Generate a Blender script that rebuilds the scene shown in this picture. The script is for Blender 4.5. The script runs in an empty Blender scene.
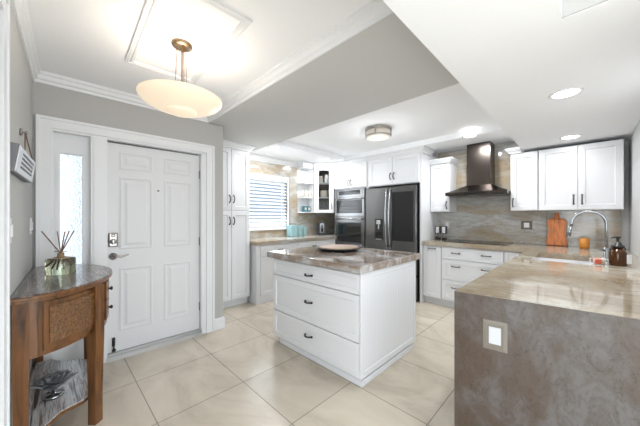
import bpy, bmesh, math, random
from mathutils import Vector, Matrix
random.seed(7)
S = bpy.context.scene
COL = S.collection
PI = math.pi
R = math.radians

# ---------------------------------------------------------------- camera
cam_d = bpy.data.cameras.new('camera')
cam = bpy.data.objects.new('camera', cam_d); COL.objects.link(cam)
cam_d.sensor_fit = 'HORIZONTAL'; cam_d.sensor_width = 36.0
cam_d.lens = 266.5 / 640 * 36.0
cam_d.shift_y = 4.0 / 640
cam_d.clip_start = 0.02; cam_d.clip_end = 200
cam.location = (0, 0, 1.29)
cam.rotation_euler = (R(90), 0, R(44.84 - 90))
S.camera = cam

# ---------------------------------------------------------------- light and exposure
w = bpy.data.worlds.new('world'); S.world = w; w.use_nodes = True
bg = w.node_tree.nodes['Background']
bg.inputs[0].default_value = (0.86, 0.93, 1.0, 1); bg.inputs[1].default_value = 2.95
vs = S.view_settings
vs.view_transform = 'Standard'; vs.look = 'None'; vs.gamma = 1.0; vs.use_curve_mapping = False
vs.exposure = 0.58
try: S.display_settings.display_device = 'sRGB'
except Exception: pass

def area_light(name, loc, rot, sx, sy, power, color=(1, 1, 1), shape='RECTANGLE', spread=PI):
    l = bpy.data.lights.new(name, 'AREA'); l.shape = shape; l.size = sx
    if shape in ('RECTANGLE', 'ELLIPSE'): l.size_y = sy
    l.energy = power; l.color = color; l.spread = spread
    o = bpy.data.objects.new(name, l); COL.objects.link(o); o.location = loc; o.rotation_euler = rot
    return o
# unseen fill lights added behind the camera to brighten the rooms
area_light('back_fill_light', (0.9, -3.1, 1.5), (R(90), 0, 0), 3.6, 2.2, 30, (0.92, 0.96, 1.0))
area_light('side_fill_light', (-3.4, -0.9, 1.3), (R(90), 0, R(-90)), 4.0, 2.2, 58, (0.88, 0.94, 1.0))
# unseen fill light added near the floor, facing up to lift the ceilings
area_light('up_fill_light', (-2.4, -2.4, 0.1), (R(165), 0, R(-45)), 4.0, 4.0, 120, (0.86, 0.93, 1.0))
# daylight through the kitchen window and the sidelight
area_light('window_daylight', (2.70, 3.93, 1.50), (R(72), 0, PI), 0.8, 0.8, 5, (0.9, 0.96, 1.0))

# ---------------------------------------------------------------- helpers
ROT = R(-1.98)                       # the entry walls are a touch out of square with the kitchen
def EN(x, y, z=0.0):
    c, s = math.cos(ROT), math.sin(ROT)
    return (x*c - y*s, x*s + y*c, z)

class MB:
    def __init__(self): self.bm = bmesh.new()
    def box(self, x0, y0, z0, x1, y1, z1, bevel=0.0):
        x0, x1 = sorted((x0, x1)); y0, y1 = sorted((y0, y1)); z0, z1 = sorted((z0, z1))
        vs_ = [self.bm.verts.new(p) for p in ((x0,y0,z0),(x1,y0,z0),(x1,y1,z0),(x0,y1,z0),(x0,y0,z1),(x1,y0,z1),(x1,y1,z1),(x0,y1,z1))]
        fs = [(0,3,2,1),(4,5,6,7),(0,1,5,4),(1,2,6,5),(2,3,7,6),(3,0,4,7)]
        faces = [self.bm.faces.new([vs_[i] for i in f]) for f in fs]
        if bevel:
            es = list({e for f in faces for e in f.edges})
            bmesh.ops.bevel(self.bm, geom=es, offset=bevel, segments=2, profile=0.5, affect='EDGES')
        return self
    def prism(self, pts, z0, z1, bevel=0.0, M=None):
        """closed 2D outline extruded along z (or through matrix M)"""
        a = [Vector((p[0], p[1], z0)) for p in pts]; b = [Vector((p[0], p[1], z1)) for p in pts]
        if M: a = [M @ v for v in a]; b = [M @ v for v in b]
        va = [self.bm.verts.new(v) for v in a]; vb = [self.bm.verts.new(v) for v in b]
        n = len(pts); fs = []
        fs.append(self.bm.faces.new(list(reversed(va)))); fs.append(self.bm.faces.new(vb))
        for i in range(n):
            j = (i+1) % n
            fs.append(self.bm.faces.new([va[i], va[j], vb[j], vb[i]]))
        bmesh.ops.recalc_face_normals(self.bm, faces=fs)
        if bevel:
            es = list(set(fs[0].edges) | set(fs[1].edges))
            bmesh.ops.bevel(self.bm, geom=es, offset=bevel, segments=2, profile=0.5, affect='EDGES')
        return self
    def rings(self, rings, close_first=True, close_last=True, loop=False, smooth=False):
        vr = [[self.bm.verts.new(p) for p in r] for r in rings]
        n = len(rings[0]); fs = []
        for a, b in zip(vr, vr[1:]):
            for i in range(n):
                j = (i+1) % n
                fs.append(self.bm.faces.new([a[i], a[j], b[j], b[i]]))
        if loop:
            a, b = vr[-1], vr[0]
            for i in range(n):
                j = (i+1) % n
                fs.append(self.bm.faces.new([a[i], a[j], b[j], b[i]]))
        else:
            if close_first: fs.append(self.bm.faces.new(list(reversed(vr[0]))))
            if close_last: fs.append(self.bm.faces.new(vr[-1]))
        bmesh.ops.recalc_face_normals(self.bm, faces=fs)
        if smooth:
            for f in fs: f.smooth = True
        return self
    def lathe(self, prof, c=(0, 0, 0), seg=32, axis='z', smooth=True, sx=1.0, sy=1.0, loop=False):
        """profile of (radius, height) turned about an axis through c; ends are capped"""
        rr = []
        for r, h in prof:
            ring = []
            for k in range(seg):
                t = 2*PI*k/seg; a = max(r, 1e-4)*math.cos(t)*sx; b = max(r, 1e-4)*math.sin(t)*sy
                if axis == 'z': p = (a, b, h)
                elif axis == 'y': p = (a, h, b)
                else: p = (h, a, b)
                ring.append((p[0]+c[0], p[1]+c[1], p[2]+c[2]))
            rr.append(ring)
        return self.rings(rr, smooth=smooth, loop=loop)
    def tube(self, path, r, seg=8, closed=False):
        P = [Vector(p) for p in path]; n = len(P); rings = []
        up = Vector((0, 0, 1)); prev = None
        for i in range(n):
            if closed: t = (P[(i+1) % n] - P[i-1]).normalized()
            else: t = (P[min(i+1, n-1)] - P[max(i-1, 0)]).normalized()
            if prev is None:
                q = t.cross(up)
                if q.length < 1e-3: q = t.cross(Vector((1, 0, 0)))
                q.normalize()
            else:
                q = (prev - t*prev.dot(t)); q.normalize()
            prev = q; b = t.cross(q)
            rad = r[i] if isinstance(r, (list, tuple)) else r
            rings.append([P[i] + (q*math.cos(2*PI*k/seg) + b*math.sin(2*PI*k/seg))*rad for k in range(seg)])
        return self.rings(rings, loop=closed, smooth=True)
    def sweep(self, path, prof, closed=False):
        """profile (out, z) carried along a flat polyline with mitred corners; 'out' is to the right of travel"""
        P = [Vector((p[0], p[1])) for p in path]; n = len(P); rings = []
        for i in range(n):
            if closed: a, b = (P[i]-P[i-1]).normalized(), (P[(i+1) % n]-P[i]).normalized()
            else:
                b = (P[min(i+1, n-1)]-P[min(i, n-2)]).normalized(); a = (P[max(i, 1)]-P[max(i, 1)-1]).normalized()
            na, nb = Vector((a.y, -a.x)), Vector((b.y, -b.x))
            m = (na+nb)
            m = m/m.length_squared*2 if m.length > 1e-4 else na
            rings.append([(P[i].x+m.x*o, P[i].y+m.y*o, z) for o, z in prof])
        return self.rings(rings, loop=closed)
    def mat(self, M):
        self.bm.transform(M); return self
    def build(self, name, material, parent=None):
        bmesh.ops.remove_doubles(self.bm, verts=self.bm.verts, dist=1e-6)
        me = bpy.data.meshes.new(name); self.bm.to_mesh(me); self.bm.free()
        if material: me.materials.append(material)
        o = bpy.data.objects.new(name, me); COL.objects.link(o)
        if parent: o.parent = parent
        return o

def tag(o, label, cat, group=None, kind=None):
    o['label'] = label; o['category'] = cat
    if group: o['group'] = group
    if kind: o['kind'] = kind
    return o
def thing(name, label, cat, loc=(0, 0, 0), rz=0.0, group=None):
    o = bpy.data.objects.new(name, None); COL.objects.link(o); o.empty_display_size = 0.1
    o.location = loc; o.rotation_euler = (0, 0, rz)
    return tag(o, label, cat, group)
def struct(o, entry=False, label=None, cat=None):
    o['kind'] = 'structure'
    if entry: o.rotation_euler = (0, 0, ROT)
    if label: o['label'] = label
    if cat: o['category'] = cat
    return o
def copy_tree(o, parent=None):
    c = o.copy(); COL.objects.link(c)
    if parent: c.parent = parent
    for ch in list(o.children): copy_tree(ch, c)
    return c

# ---------------------------------------------------------------- materials
def mat(name, col, rough=0.5, metal=0.0, **kw):
    m = bpy.data.materials.new(name); m.use_nodes = True
    b = m.node_tree.nodes['Principled BSDF']
    b.inputs['Base Color'].default_value = (*col, 1); b.inputs['Roughness'].default_value = rough
    b.inputs['Metallic'].default_value = metal
    for k, v in kw.items():
        b.inputs[k.replace('_', ' ')].default_value = v
    return m
def nodes(m):
    nt = m.node_tree; return nt, nt.nodes, nt.links, nt.nodes['Principled BSDF']
def ramp(nt, stops):
    r = nt.nodes.new('ShaderNodeValToRGB'); e = r.color_ramp.elements
    e[0].position, e[0].color = stops[0][0], (*stops[0][1], 1)
    e[1].position, e[1].color = stops[-1][0], (*stops[-1][1], 1)
    for p, c in stops[1:-1]:
        x = e.new(p); x.color = (*c, 1)
    return r
def noise(nt, vec, scale, detail=6, rough=0.6, dist=0.0, sc=(1, 1, 1), rot=(0, 0, 0)):
    mp = nt.nodes.new('ShaderNodeMapping'); mp.inputs['Scale'].default_value = sc; mp.inputs['Rotation'].default_value = rot
    nt.links.new(vec, mp.inputs[0])
    n = nt.nodes.new('ShaderNodeTexNoise'); n.inputs['Scale'].default_value = scale; n.inputs['Detail'].default_value = detail
    n.inputs['Roughness'].default_value = rough; n.inputs['Distortion'].default_value = dist
    nt.links.new(mp.outputs[0], n.inputs['Vector']); return n
def geo(nt): return nt.nodes.new('ShaderNodeNewGeometry').outputs['Position']
def mix(nt, fac, a, b, mode='MIX'):
    m = nt.nodes.new('ShaderNodeMix'); m.data_type = 'RGBA'; m.blend_type = mode
    if isinstance(fac, (int, float)): m.inputs[0].default_value = fac
    else: nt.links.new(fac, m.inputs[0])
    for s, v in ((6, a), (7, b)):
        if isinstance(v, tuple): m.inputs[s].default_value = (*v, 1)
        else: nt.links.new(v, m.inputs[s])
    return m.outputs[2]

def paint(name, col, rough=0.5, bump=0.0, scale=60, groove=0.0):
    m = mat(name, col, rough); nt, N, L, b = nodes(m); pos = geo(nt)
    n = noise(nt, pos, scale, 3)
    c = mix(nt, n.outputs[0], tuple(x*0.985 for x in col), tuple(min(1, x*1.015) for x in col)); L.new(c, b.inputs['Base Color'])
    if bump:
        bp = N.new('ShaderNodeBump'); bp.inputs['Strength'].default_value = bump; bp.inputs['Distance'].default_value = 0.004
        L.new(n.outputs[0], bp.inputs['Height']); L.new(bp.outputs[0], b.inputs['Normal'])
    return m
def stone(name, base, tan, dark, light, scale=3.0, stretch=(1, 1, 1), rot=(0, 0, 0), rough=0.07, streak=1.0, speck=0.5):
    m = mat(name, base, rough); nt, N, L, b = nodes(m); pos = geo(nt)
    n1 = noise(nt, pos, scale, 8, 0.62, 1.2, stretch, rot)
    n2 = noise(nt, pos, scale*0.45, 5, 0.55, 0.6, stretch, rot)
    n3 = noise(nt, pos, scale*9, 6, 0.75, 0.4, stretch, rot)
    r1 = ramp(nt, [(0.30, tan), (0.46, base), (0.58, light), (0.72, base)]); L.new(n1.outputs[0], r1.inputs[0])
    r2 = ramp(nt, [(0.42, (0, 0, 0)), (0.62, (1, 1, 1))]); L.new(n2.outputs[0], r2.inputs[0])
    c = mix(nt, r2.outputs[0], r1.outputs[0], tan)
    r3 = ramp(nt, [(0.56, (0, 0, 0)), (0.70, (1, 1, 1))]); L.new(n3.outputs[0], r3.inputs[0])
    mm = N.new('ShaderNodeMath'); mm.operation = 'MULTIPLY'; mm.inputs[1].default_value = speck; L.new(r3.outputs[0], mm.inputs[0])
    c = mix(nt, mm.outputs[0], c, dark)
    # thin dark wandering veins
    n4 = noise(nt, pos, scale*0.8, 6, 0.6, 2.0, stretch, rot)
    r4 = ramp(nt, [(0.475, (0, 0, 0)), (0.50, (1, 1, 1)), (0.525, (0, 0, 0))]); L.new(n4.outputs[0], r4.inputs[0])
    m4 = N.new('ShaderNodeMath'); m4.operation = 'MULTIPLY'; m4.inputs[1].default_value = 0.5*streak; L.new(r4.outputs[0], m4.inputs[0])
    c = mix(nt, m4.outputs[0], c, dark)
    L.new(c, b.inputs['Base Color'])
    return m
def wood(name, c1, c2, scale=6, rough=0.4, stretch=(1, 1, 0.08), bump=0.2, coat=0.0, rot=(0, 0, 0)):
    m = mat(name, c1, rough); nt, N, L, b = nodes(m); pos = geo(nt)
    n = noise(nt, pos, scale*4, 6, 0.65, 0.6, stretch, rot)
    r = ramp(nt, [(0.32, c2), (0.5, c1), (0.62, tuple(x*1.25 for x in c1)), (0.72, c2)]); L.new(n.outputs[0], r.inputs[0])
    n2 = noise(nt, pos, scale*22, 4, 0.7, 0, stretch, rot)
    c = mix(nt, n2.outputs[0], r.outputs[0], tuple(x*0.6 for x in c2)); 
    c2_ = mix(nt, 0.5, r.outputs[0], c); L.new(c2_, b.inputs['Base Color'])
    bp = N.new('ShaderNodeBump'); bp.inputs['Strength'].default_value = bump; bp.inputs['Distance'].default_value = 0.004
    L.new(n.outputs[0], bp.inputs['Height']); L.new(bp.outputs[0], b.inputs['Normal'])
    b.inputs['Coat Weight'].default_value = coat; b.inputs['Coat Roughness'].default_value = 0.12
    return m

M = {}
M['ceiling'] = paint('ceiling_paint', (0.90, 0.915, 0.93), 0.9, 0.05, 90)
M['beam'] = paint('beam_grey', (0.58, 0.58, 0.57), 0.9, 0.05, 90)  # strip between entry and tray, greyer than the other ceilings
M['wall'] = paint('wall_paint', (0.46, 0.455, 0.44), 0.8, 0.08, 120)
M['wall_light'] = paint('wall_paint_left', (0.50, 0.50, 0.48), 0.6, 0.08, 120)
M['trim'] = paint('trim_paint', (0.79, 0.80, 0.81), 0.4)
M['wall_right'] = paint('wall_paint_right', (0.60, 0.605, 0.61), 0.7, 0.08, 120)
M['outside'] = paint('outside_backdrop', (0.13, 0.165, 0.20), 0.8)
M['door'] = paint('door_paint', (0.73, 0.735, 0.745), 0.42)
M['cab'] = paint('cabinet_paint', (0.74, 0.75, 0.765), 0.33)
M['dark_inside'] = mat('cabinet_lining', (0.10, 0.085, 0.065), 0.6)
M['bronze'] = mat('dark_bronze', (0.018, 0.016, 0.015), 0.35, 0.3)
M['pewter'] = mat('pewter_metal', (0.13, 0.125, 0.12), 0.3, 0.9)
M['nickel'] = mat('brushed_nickel', (0.38, 0.36, 0.34), 0.32, 1.0)
M['sill'] = mat('sill_metal', (0.55, 0.55, 0.54), 0.45, 0.6)
M['chrome'] = mat('steel', (0.33, 0.34, 0.35), 0.22, 1.0)
M['brass'] = mat('aged_brass', (0.38, 0.27, 0.17), 0.35, 1.0)
M['steel'] = mat('dark_stainless', (0.17, 0.168, 0.166), 0.2, 1.0)
M['steel_hood'] = mat('hood_stainless', (0.085, 0.072, 0.065), 0.25, 1.0)
M['steel_light'] = mat('light_stainless', (0.48, 0.49, 0.50), 0.22, 1.0)
M['steel_mid'] = mat('mid_stainless', (0.24, 0.245, 0.25), 0.25, 1.0)
M['black_glass'] = mat('black_glass', (0.012, 0.012, 0.013), 0.06)
M['black'] = mat('black_plastic', (0.015, 0.015, 0.015), 0.35)
M['white'] = mat('white_plastic', (0.78, 0.78, 0.78), 0.4)
M['porcelain'] = mat('white_porcelain', (0.82, 0.82, 0.84), 0.15)
M['cream'] = mat('cream_ceramic', (0.62, 0.58, 0.50), 0.3)
M['gold'] = mat('gold', (0.6, 0.42, 0.16), 0.3, 1.0)
M['teal'] = mat('pale_teal_enamel', (0.30, 0.48, 0.50), 0.3)
M['dark_teal'] = mat('dark_teal_ceramic', (0.06, 0.16, 0.20), 0.3)
M['top'] = stone('granite_top', (0.43, 0.375, 0.28), (0.33, 0.26, 0.18), (0.10, 0.08, 0.06), (0.50, 0.47, 0.41), 5.5, (1.0, 0.6, 1), (0, 0, 0.6), 0.06, 0.6, 0.4)
M['island_top'] = stone('granite_island', (0.34, 0.29, 0.25), (0.25, 0.18, 0.13), (0.08, 0.06, 0.05), (0.56, 0.58, 0.59), 6.5, (1.0, 0.5, 1), (0, 0, 0.5), 0.05, 0.6, 0.55)
M['splash'] = stone('granite_backsplash', (0.40, 0.385, 0.35), (0.40, 0.32, 0.22), (0.14, 0.12, 0.10), (0.52, 0.52, 0.50), 3.6, (1, 0.5, 2.2), (0.25, 0, 0), 0.10, 0.7, 0.5)
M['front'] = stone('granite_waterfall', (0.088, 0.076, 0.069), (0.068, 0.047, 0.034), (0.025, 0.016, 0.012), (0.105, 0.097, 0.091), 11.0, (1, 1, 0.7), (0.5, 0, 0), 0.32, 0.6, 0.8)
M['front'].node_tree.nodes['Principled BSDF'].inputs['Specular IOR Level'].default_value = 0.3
M['opal'] = mat('opal_glass', (0.74, 0.62, 0.47), 0.35, Emission_Color=(1.0, 0.80, 0.60, 1), Emission_Strength=0.36)
M['lamp'] = mat('lamp_lens', (1, 1, 1), 0.4, Emission_Color=(1.0, 0.98, 0.95, 1), Emission_Strength=4.0)
M['shade'] = mat('drum_glass', (0.55, 0.50, 0.44), 0.4, Emission_Color=(1.0, 0.9, 0.8, 1), Emission_Strength=0.12)
M['glass'] = mat('clear_glass', (1, 1, 1), 0.02, Transmission_Weight=1.0, IOR=1.2)
M['jar'] = mat('greenish_glass', (0.80, 0.84, 0.60), 0.03, Transmission_Weight=1.0, IOR=1.45)
M['amber'] = mat('amber_glass', (0.07, 0.024, 0.003), 0.06, Transmission_Weight=0.2, IOR=1.45)
M['amber_bright'] = mat('amber_cup', (0.85, 0.34, 0.05), 0.25, Transmission_Weight=0.3)
M['cab_wood'] = wood('console_wood', (0.20, 0.078, 0.018), (0.045, 0.016, 0.005), 9, 0.38, (1, 1, 0.09), 0.5, 0.2)
def streaked(name, stops, spec):
    m = mat(name, (0.2, 0.12, 0.08), 0.28); nt, N, L, b = nodes(m); pos = geo(nt)
    n = noise(nt, pos, 42, 4, 0.55, 0.5, (1, 0.07, 1), (0, 0, 0.12))
    r = ramp(nt, stops); L.new(n.outputs[0], r.inputs[0]); L.new(r.outputs[0], b.inputs['Base Color'])
    bp = N.new('ShaderNodeBump'); bp.inputs['Strength'].default_value = 0.6; bp.inputs['Distance'].default_value = 0.004
    L.new(n.outputs[0], bp.inputs['Height']); L.new(bp.outputs[0], b.inputs['Normal'])
    b.inputs['Coat Weight'].default_value = spec; b.inputs['Coat Roughness'].default_value = 0.12; b.inputs['Specular IOR Level'].default_value = 0.3
    return m
M['top_wood'] = streaked('console_top_wood', [(0.36, (0.02, 0.009, 0.005)), (0.47, (0.08, 0.034, 0.018)), (0.515, (0.25, 0.24, 0.25)), (0.55, (0.05, 0.022, 0.012)), (0.64, (0.14, 0.075, 0.045)), (0.70, (0.28, 0.27, 0.27))], 0.7)
M['shelf_wood'] = streaked('console_shelf_wood', [(0.34, (0.06, 0.035, 0.025)), (0.45, (0.40, 0.39, 0.39)), (0.52, (0.55, 0.54, 0.54)), (0.57, (0.22, 0.17, 0.15)), (0.64, (0.50, 0.49, 0.49)), (0.72, (0.16, 0.11, 0.09))], 0.4)
M['board'] = wood('cutting_board_wood', (0.75, 0.24, 0.055), (0.42, 0.10, 0.02), 8, 0.4, (1, 1, 0.12), 0.05)
M['pale_wood'] = wood('light_wood', (0.45, 0.33, 0.24), (0.30, 0.20, 0.14), 6, 0.45, (1, 0.12, 1), 0.05)
M['reed'] = mat('reed_stick', (0.24, 0.14, 0.09), 0.7)
M['silver'] = mat('silver_leaf', (0.20, 0.205, 0.215), 0.55, 0.2)
M['red'] = mat('red_sponge', (0.65, 0.12, 0.06), 0.6)
M['slat'] = mat('blind_slat', (0.80, 0.82, 0.85), 0.5)
M['lettering'] = mat('sign_lettering', (0.10, 0.11, 0.13), 0.7)

# carved panel
m = wood('carved_wood', (0.21, 0.105, 0.038), (0.07, 0.03, 0.012), 6, 0.45, (1, 1, 1), 0.2); nt, N, L, b = nodes(m); pos = geo(nt)
vo = N.new('ShaderNodeTexVoronoi'); vo.inputs['Scale'].default_value = 85; L.new(pos, vo.inputs['Vector'])
bp = N.new('ShaderNodeBump'); bp.inputs['Strength'].default_value = 0.9; bp.inputs['Distance'].default_value = 0.006
L.new(vo.outputs['Distance'], bp.inputs['Height']); L.new(bp.outputs[0], b.inputs['Normal'])
rc = ramp(nt, [(0.0, (0.035, 0.015, 0.006)), (0.6, (0.19, 0.088, 0.03))]); L.new(vo.outputs['Distance'], rc.inputs[0]); L.new(rc.outputs[0], b.inputs['Base Color']); M['carved'] = m

# floor tiles on the room's grid
m = mat('floor_tile', (0.5, 0.45, 0.38), 0.22); nt, N, L, b = nodes(m); pos = geo(nt)
mp = N.new('ShaderNodeMapping'); mp.inputs['Location'].default_value = (-0.465 + 0.59*6, -0.695 + 0.60*8, 0); L.new(pos, mp.inputs[0])
br = N.new('ShaderNodeTexBrick'); br.offset = 0.0; br.inputs['Scale'].default_value = 1.0
br.inputs['Brick Width'].default_value = 0.59; br.inputs['Row Height'].default_value = 0.60
br.inputs['Mortar Size'].default_value = 0.0035; br.inputs['Mortar Smooth'].default_value = 0.1; br.inputs['Bias'].default_value = 0.0
br.inputs['Color1'].default_value = (0.55, 0.485, 0.395, 1); br.inputs['Color2'].default_value = (0.59, 0.525, 0.43, 1); br.inputs['Mortar'].default_value = (0.30, 0.26, 0.21, 1)
L.new(mp.outputs[0], br.inputs['Vector'])
n = noise(nt, pos, 2.2, 7, 0.6, 1.5, (1, 0.6, 1), (0, 0, 0.6))
r = ramp(nt, [(0.3, (0.80, 0.79, 0.78)), (0.5, (1, 1, 1)), (0.7, (1.12, 1.13, 1.14))]); L.new(n.outputs[0], r.inputs[0])
c = mix(nt, 1.0, br.outputs['Color'], r.outputs[0], 'MULTIPLY'); L.new(c, b.inputs['Base Color'])
bp = N.new('ShaderNodeBump'); bp.invert = True; bp.inputs['Strength'].default_value = 0.3; bp.inputs['Distance'].default_value = 0.002
L.new(br.outputs['Fac'], bp.inputs['Height']); L.new(bp.outputs[0], b.inputs['Normal']); M['floor'] = m

# privacy glass of the sidelight
m = mat('privacy_glass', (0.34, 0.36, 0.37), 0.45, Transmission_Weight=1.0, IOR=1.3); nt, N, L, b = nodes(m); pos = geo(nt)
vo = N.new('ShaderNodeTexVoronoi'); vo.inputs['Scale'].default_value = 70; L.new(pos, vo.inputs['Vector'])
bp = N.new('ShaderNodeBump'); bp.inputs['Strength'].default_value = 0.4; bp.inputs['Distance'].default_value = 0.01
L.new(vo.outputs['Distance'], bp.inputs['Height']); L.new(bp.outputs[0], b.inputs['Normal']); M['privacy'] = m

# ---------------------------------------------------------------- room shell
ZL, ZE, ZT, ZS = 2.345, 2.43, 2.42, 2.15     # low ceiling, entry ceiling, tray ceiling, soffit
YE = 0.57
XW, YW = 4.55, 3.97                          # hood wall, window wall
struct(MB().box(-5.0, -6.0, -0.12, 4.9, 4.3, 0).build('floor', M['floor']))
cl = MB()
cl.box(-0.9, YE, ZE, 1.24, 4.3, ZE+.15)                     # entry
cl.box(-2.0, -1.6, ZE, 1.562, 0.071, ZE+.15)                   # living side
struct(cl.build('ceiling', M['ceiling']))
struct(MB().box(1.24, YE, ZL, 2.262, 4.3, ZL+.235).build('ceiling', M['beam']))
lo = MB()                                                     # dropped ceiling round the tray
lo.box(3.84, YE, ZL, 4.8, 4.3, ZL+.235)
lo.box(2.262, 3.17, ZL, 3.84, 4.3, ZL+.235)
lo.box(2.262, YE, ZT, 3.84, 3.17, ZT+.16)
struct(lo.build('ceiling', M['ceiling']))
so = MB()
so.box(-2.0, 0.071, ZS, 1.562, YE, ZE+.15); so.box(1.562, -0.7, ZS, 4.8, YE, ZE+.15)
struct(so.build('ceiling', M['ceiling']))

# unseen headers added to keep outside light off the soffit and recess
struct(MB().box(-2.1, -1.6, 1.98, -2.0, YE, ZE+.15).build('shade_header_west', M['wall_light']))
struct(MB().box(-2.1, -1.7, 2.0, 1.562, -1.6, ZE+.15).build('shade_header_south', M['wall_light']))
# door wall (entry frame coordinates)
YD = 3.035
wb = MB()
wb.box(-0.4, YD, 0, -0.12, YD+.13, ZE); wb.box(1.11, YD, 0, 1.30, YD+.13, ZE); wb.box(-0.12, YD, 2.015, 1.11, YD+.13, ZE)
wb.box(1.17, YD+.12, 0, 1.30, YD+1.1, ZE)
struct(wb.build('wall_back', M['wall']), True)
# left wall with the cased doorway nearest the photographer
XL = -0.212
wl = MB(); wl.box(XL-.12, 1.665, 0, XL, YD+.1, ZE); wl.box(XL-.12, 0.40, 0, XL, 0.66, ZE); wl.box(XL-.12, 0.66, 2.13, XL, 1.665, ZE)
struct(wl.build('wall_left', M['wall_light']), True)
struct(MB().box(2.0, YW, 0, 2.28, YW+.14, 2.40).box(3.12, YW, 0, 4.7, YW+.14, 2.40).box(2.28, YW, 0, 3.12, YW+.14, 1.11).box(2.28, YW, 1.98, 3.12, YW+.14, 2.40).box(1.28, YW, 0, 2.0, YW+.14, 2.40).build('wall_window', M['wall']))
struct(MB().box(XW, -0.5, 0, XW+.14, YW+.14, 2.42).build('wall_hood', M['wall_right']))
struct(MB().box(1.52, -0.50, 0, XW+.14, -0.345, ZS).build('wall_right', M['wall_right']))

struct(MB().box(0.5, 6.2, -.1, 6.5, 6.3, 4.0).build('backdrop_panel', M['outside']))  # dark backdrop added outside so the blind gaps come out blue-grey
struct(MB().box(1.554, -1.5, ZS+.002, 1.5615, 0.0705, ZE-.001).build('trim_10', M['wall']))
# crown mouldings
def crown_prof(z, h=0.085, d=0.075):
    return [(0, z-h), (0.012, z-h), (0.016, z-h+.018), (0.03, z-h+.028), (d*0.72, z-.03), (d, z-.02), (d, z), (0, z)]
# right side of travel is the room side: walk so that the room lies to the right
struct(MB().sweep([(XL, .40), (XL, YD), (1.30, YD)], crown_prof(ZE, .085, .045)).build('trim_1', M['trim']), True)
struct(MB().sweep([(1.24, 2.99), (1.24, YE), (-0.2, YE)], crown_prof(ZE, .085, .055)).build('trim_2', M['trim']))
struct(MB().sweep([(2.09, YW), (3.40, YW)], crown_prof(ZL, .10, .08)).build('trim_3', M['trim']))
# picture-frame moulding on the entry ceiling
fr = [(0.315, 1.42), (0.315, 2.365), (0.75, 2.365), (0.75, 1.42)]
struct(MB().sweep(fr, [(-.022, ZE), (-.022, ZE-.012), (-.008, ZE-.012), (-.004, ZE-.006), (.004, ZE-.006), (.008, ZE-.012), (.022, ZE-.012), (.022, ZE)], closed=True).build('trim_4', M['trim']), True)
struct(MB().sweep([(1.20, YD), (1.302, YD), (1.302, YD+.5)], [(0, 0), (.015, 0), (.015, .115), (.008, .13), (0, .13)]).build('baseboard_back', M['trim']), True)
struct(MB().sweep([(XL, 1.76), (XL, YD)], [(0, 0), (.015, 0), (.015, .115), (.008, .13), (0, .13)]).build('baseboard_left', M['trim']), True)

# front door set: casing, sidelight, slab
cs = MB()
def casing(mb, x0, x1, z1, y, wd=.085):
    prof = [(0, 0), (0, .008), (.02, .02), (wd-.02, .022), (wd, .026), (wd, 0)]
    for a, b_, s in ((x0, x0+wd, 1), (x1-wd, x1, -1)):
        mb.box(a+(.0221 if s > 0 else 0), y-.020, 0, b_-(0 if s > 0 else .0221), y, z1-.0221)
    mb.box(x0+.0221, y-.030, z1-.022, x1-.0221, y, z1)
    mb.box(x0+wd+.0001, y-.020, z1-wd, x1-wd-.0001, y, z1-.0221)
    mb.box(x0, y-.030, 0, x0+.022, y, z1); mb.box(x1-.022, y-.030, 0, x1, y, z1)
casing(cs, -0.193, 1.192, 2.088, YD)
struct(cs.build('trim_5', M['trim']), True)
jb = MB(); jb.box(-.12, YD-.004, 0, -.10, YD+.13, 2.0); jb.box(1.055, YD-.004, 0, 1.11, YD+.13, 2.0); jb.box(-.12, YD-.004, 1.985, 1.11, YD+.13, 2.015)
jb.box(.130, YD-.012, 0, .236, YD+.13, 1.99)
jb.box(.150, YD-.020, 0, .172, YD, 2.0); jb.box(.222, YD-.006, 0, .243, YD+.05, 1.985)
struct(jb.build('trim_6', M['trim']), True)
struct(MB().box(.236, YD-.03, 0, 1.056, YD+.13, .028).box(.236, YD-.03, .028, 1.056, YD-.018, .034).box(.236, YD+.03, 0, 1.056, YD+.13, .042).build('trim_7', M['sill']), True)

def ring_rect(x0, x1, z0, z1, y): return [(x0, y, z0), (x1, y, z0), (x1, y, z1), (x0, y, z1)]
def inset_panel(mb, x0, x1, z0, z1, steps):
    """steps: list of (inset, y)"""
    mb.rings([ring_rect(x0+i, x1-i, z0+i, z1-i, y) for i, y in steps])
# slab of the front door; hollow of each of the six panels is a raised and sunk moulding
YS = YD+.06
door = MB(); dx0, dx1, dz0, dz1 = .240, 1.052, .045, 1.985
door.box(dx0, YS, dz0, dx1, YS+.044, dz1)
struct(door.build('door_1', M['door']), True, 'white six panel front door beside a sidelight window', 'door')
door_o = bpy.data.objects['door_1']
xs = [(.335, .605), (.705, .965)]
for xa, xb in xs:
    for za, zb in ((.225, .815), (.985, 1.665), (1.735, 1.90)):
        p = MB(); inset_panel(p, xa, xb, za, zb, [(0, YS+.001), (0, YS-.004), (.012, YS-.008), (.024, YS-.002), (.040, YS-.002), (.062, YS-.009)])
        p.build('door_panel', M['door'], door_o)
p = MB(); p.box(.253, YS-.024, 1.015, .325, YS, 1.145, .012); p.lathe([(.024, 0), (.026, -.01), (.020, -.016), (0.001, -.018)], (.289, YS-.022, 1.065), 20, 'y'); p.lathe([(.016, 0), (.016, -.006), (.012, -.008), (0.001, -.008)], (.289, YS-.022, 1.120), 18, 'y'); dbt = p.build('deadbolt', M['nickel'], door_o)
MB().box(.286, YS-.056, 1.045, .292, YS-.038, 1.085).build('thumb_turn', M['nickel'], dbt)
p = MB(); p.lathe([(.032, 0), (.032, -.008), (.018, -.018), (.012, -.05), (0.001, -.055)], (.289, YS, .928), 24, 'y')
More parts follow.
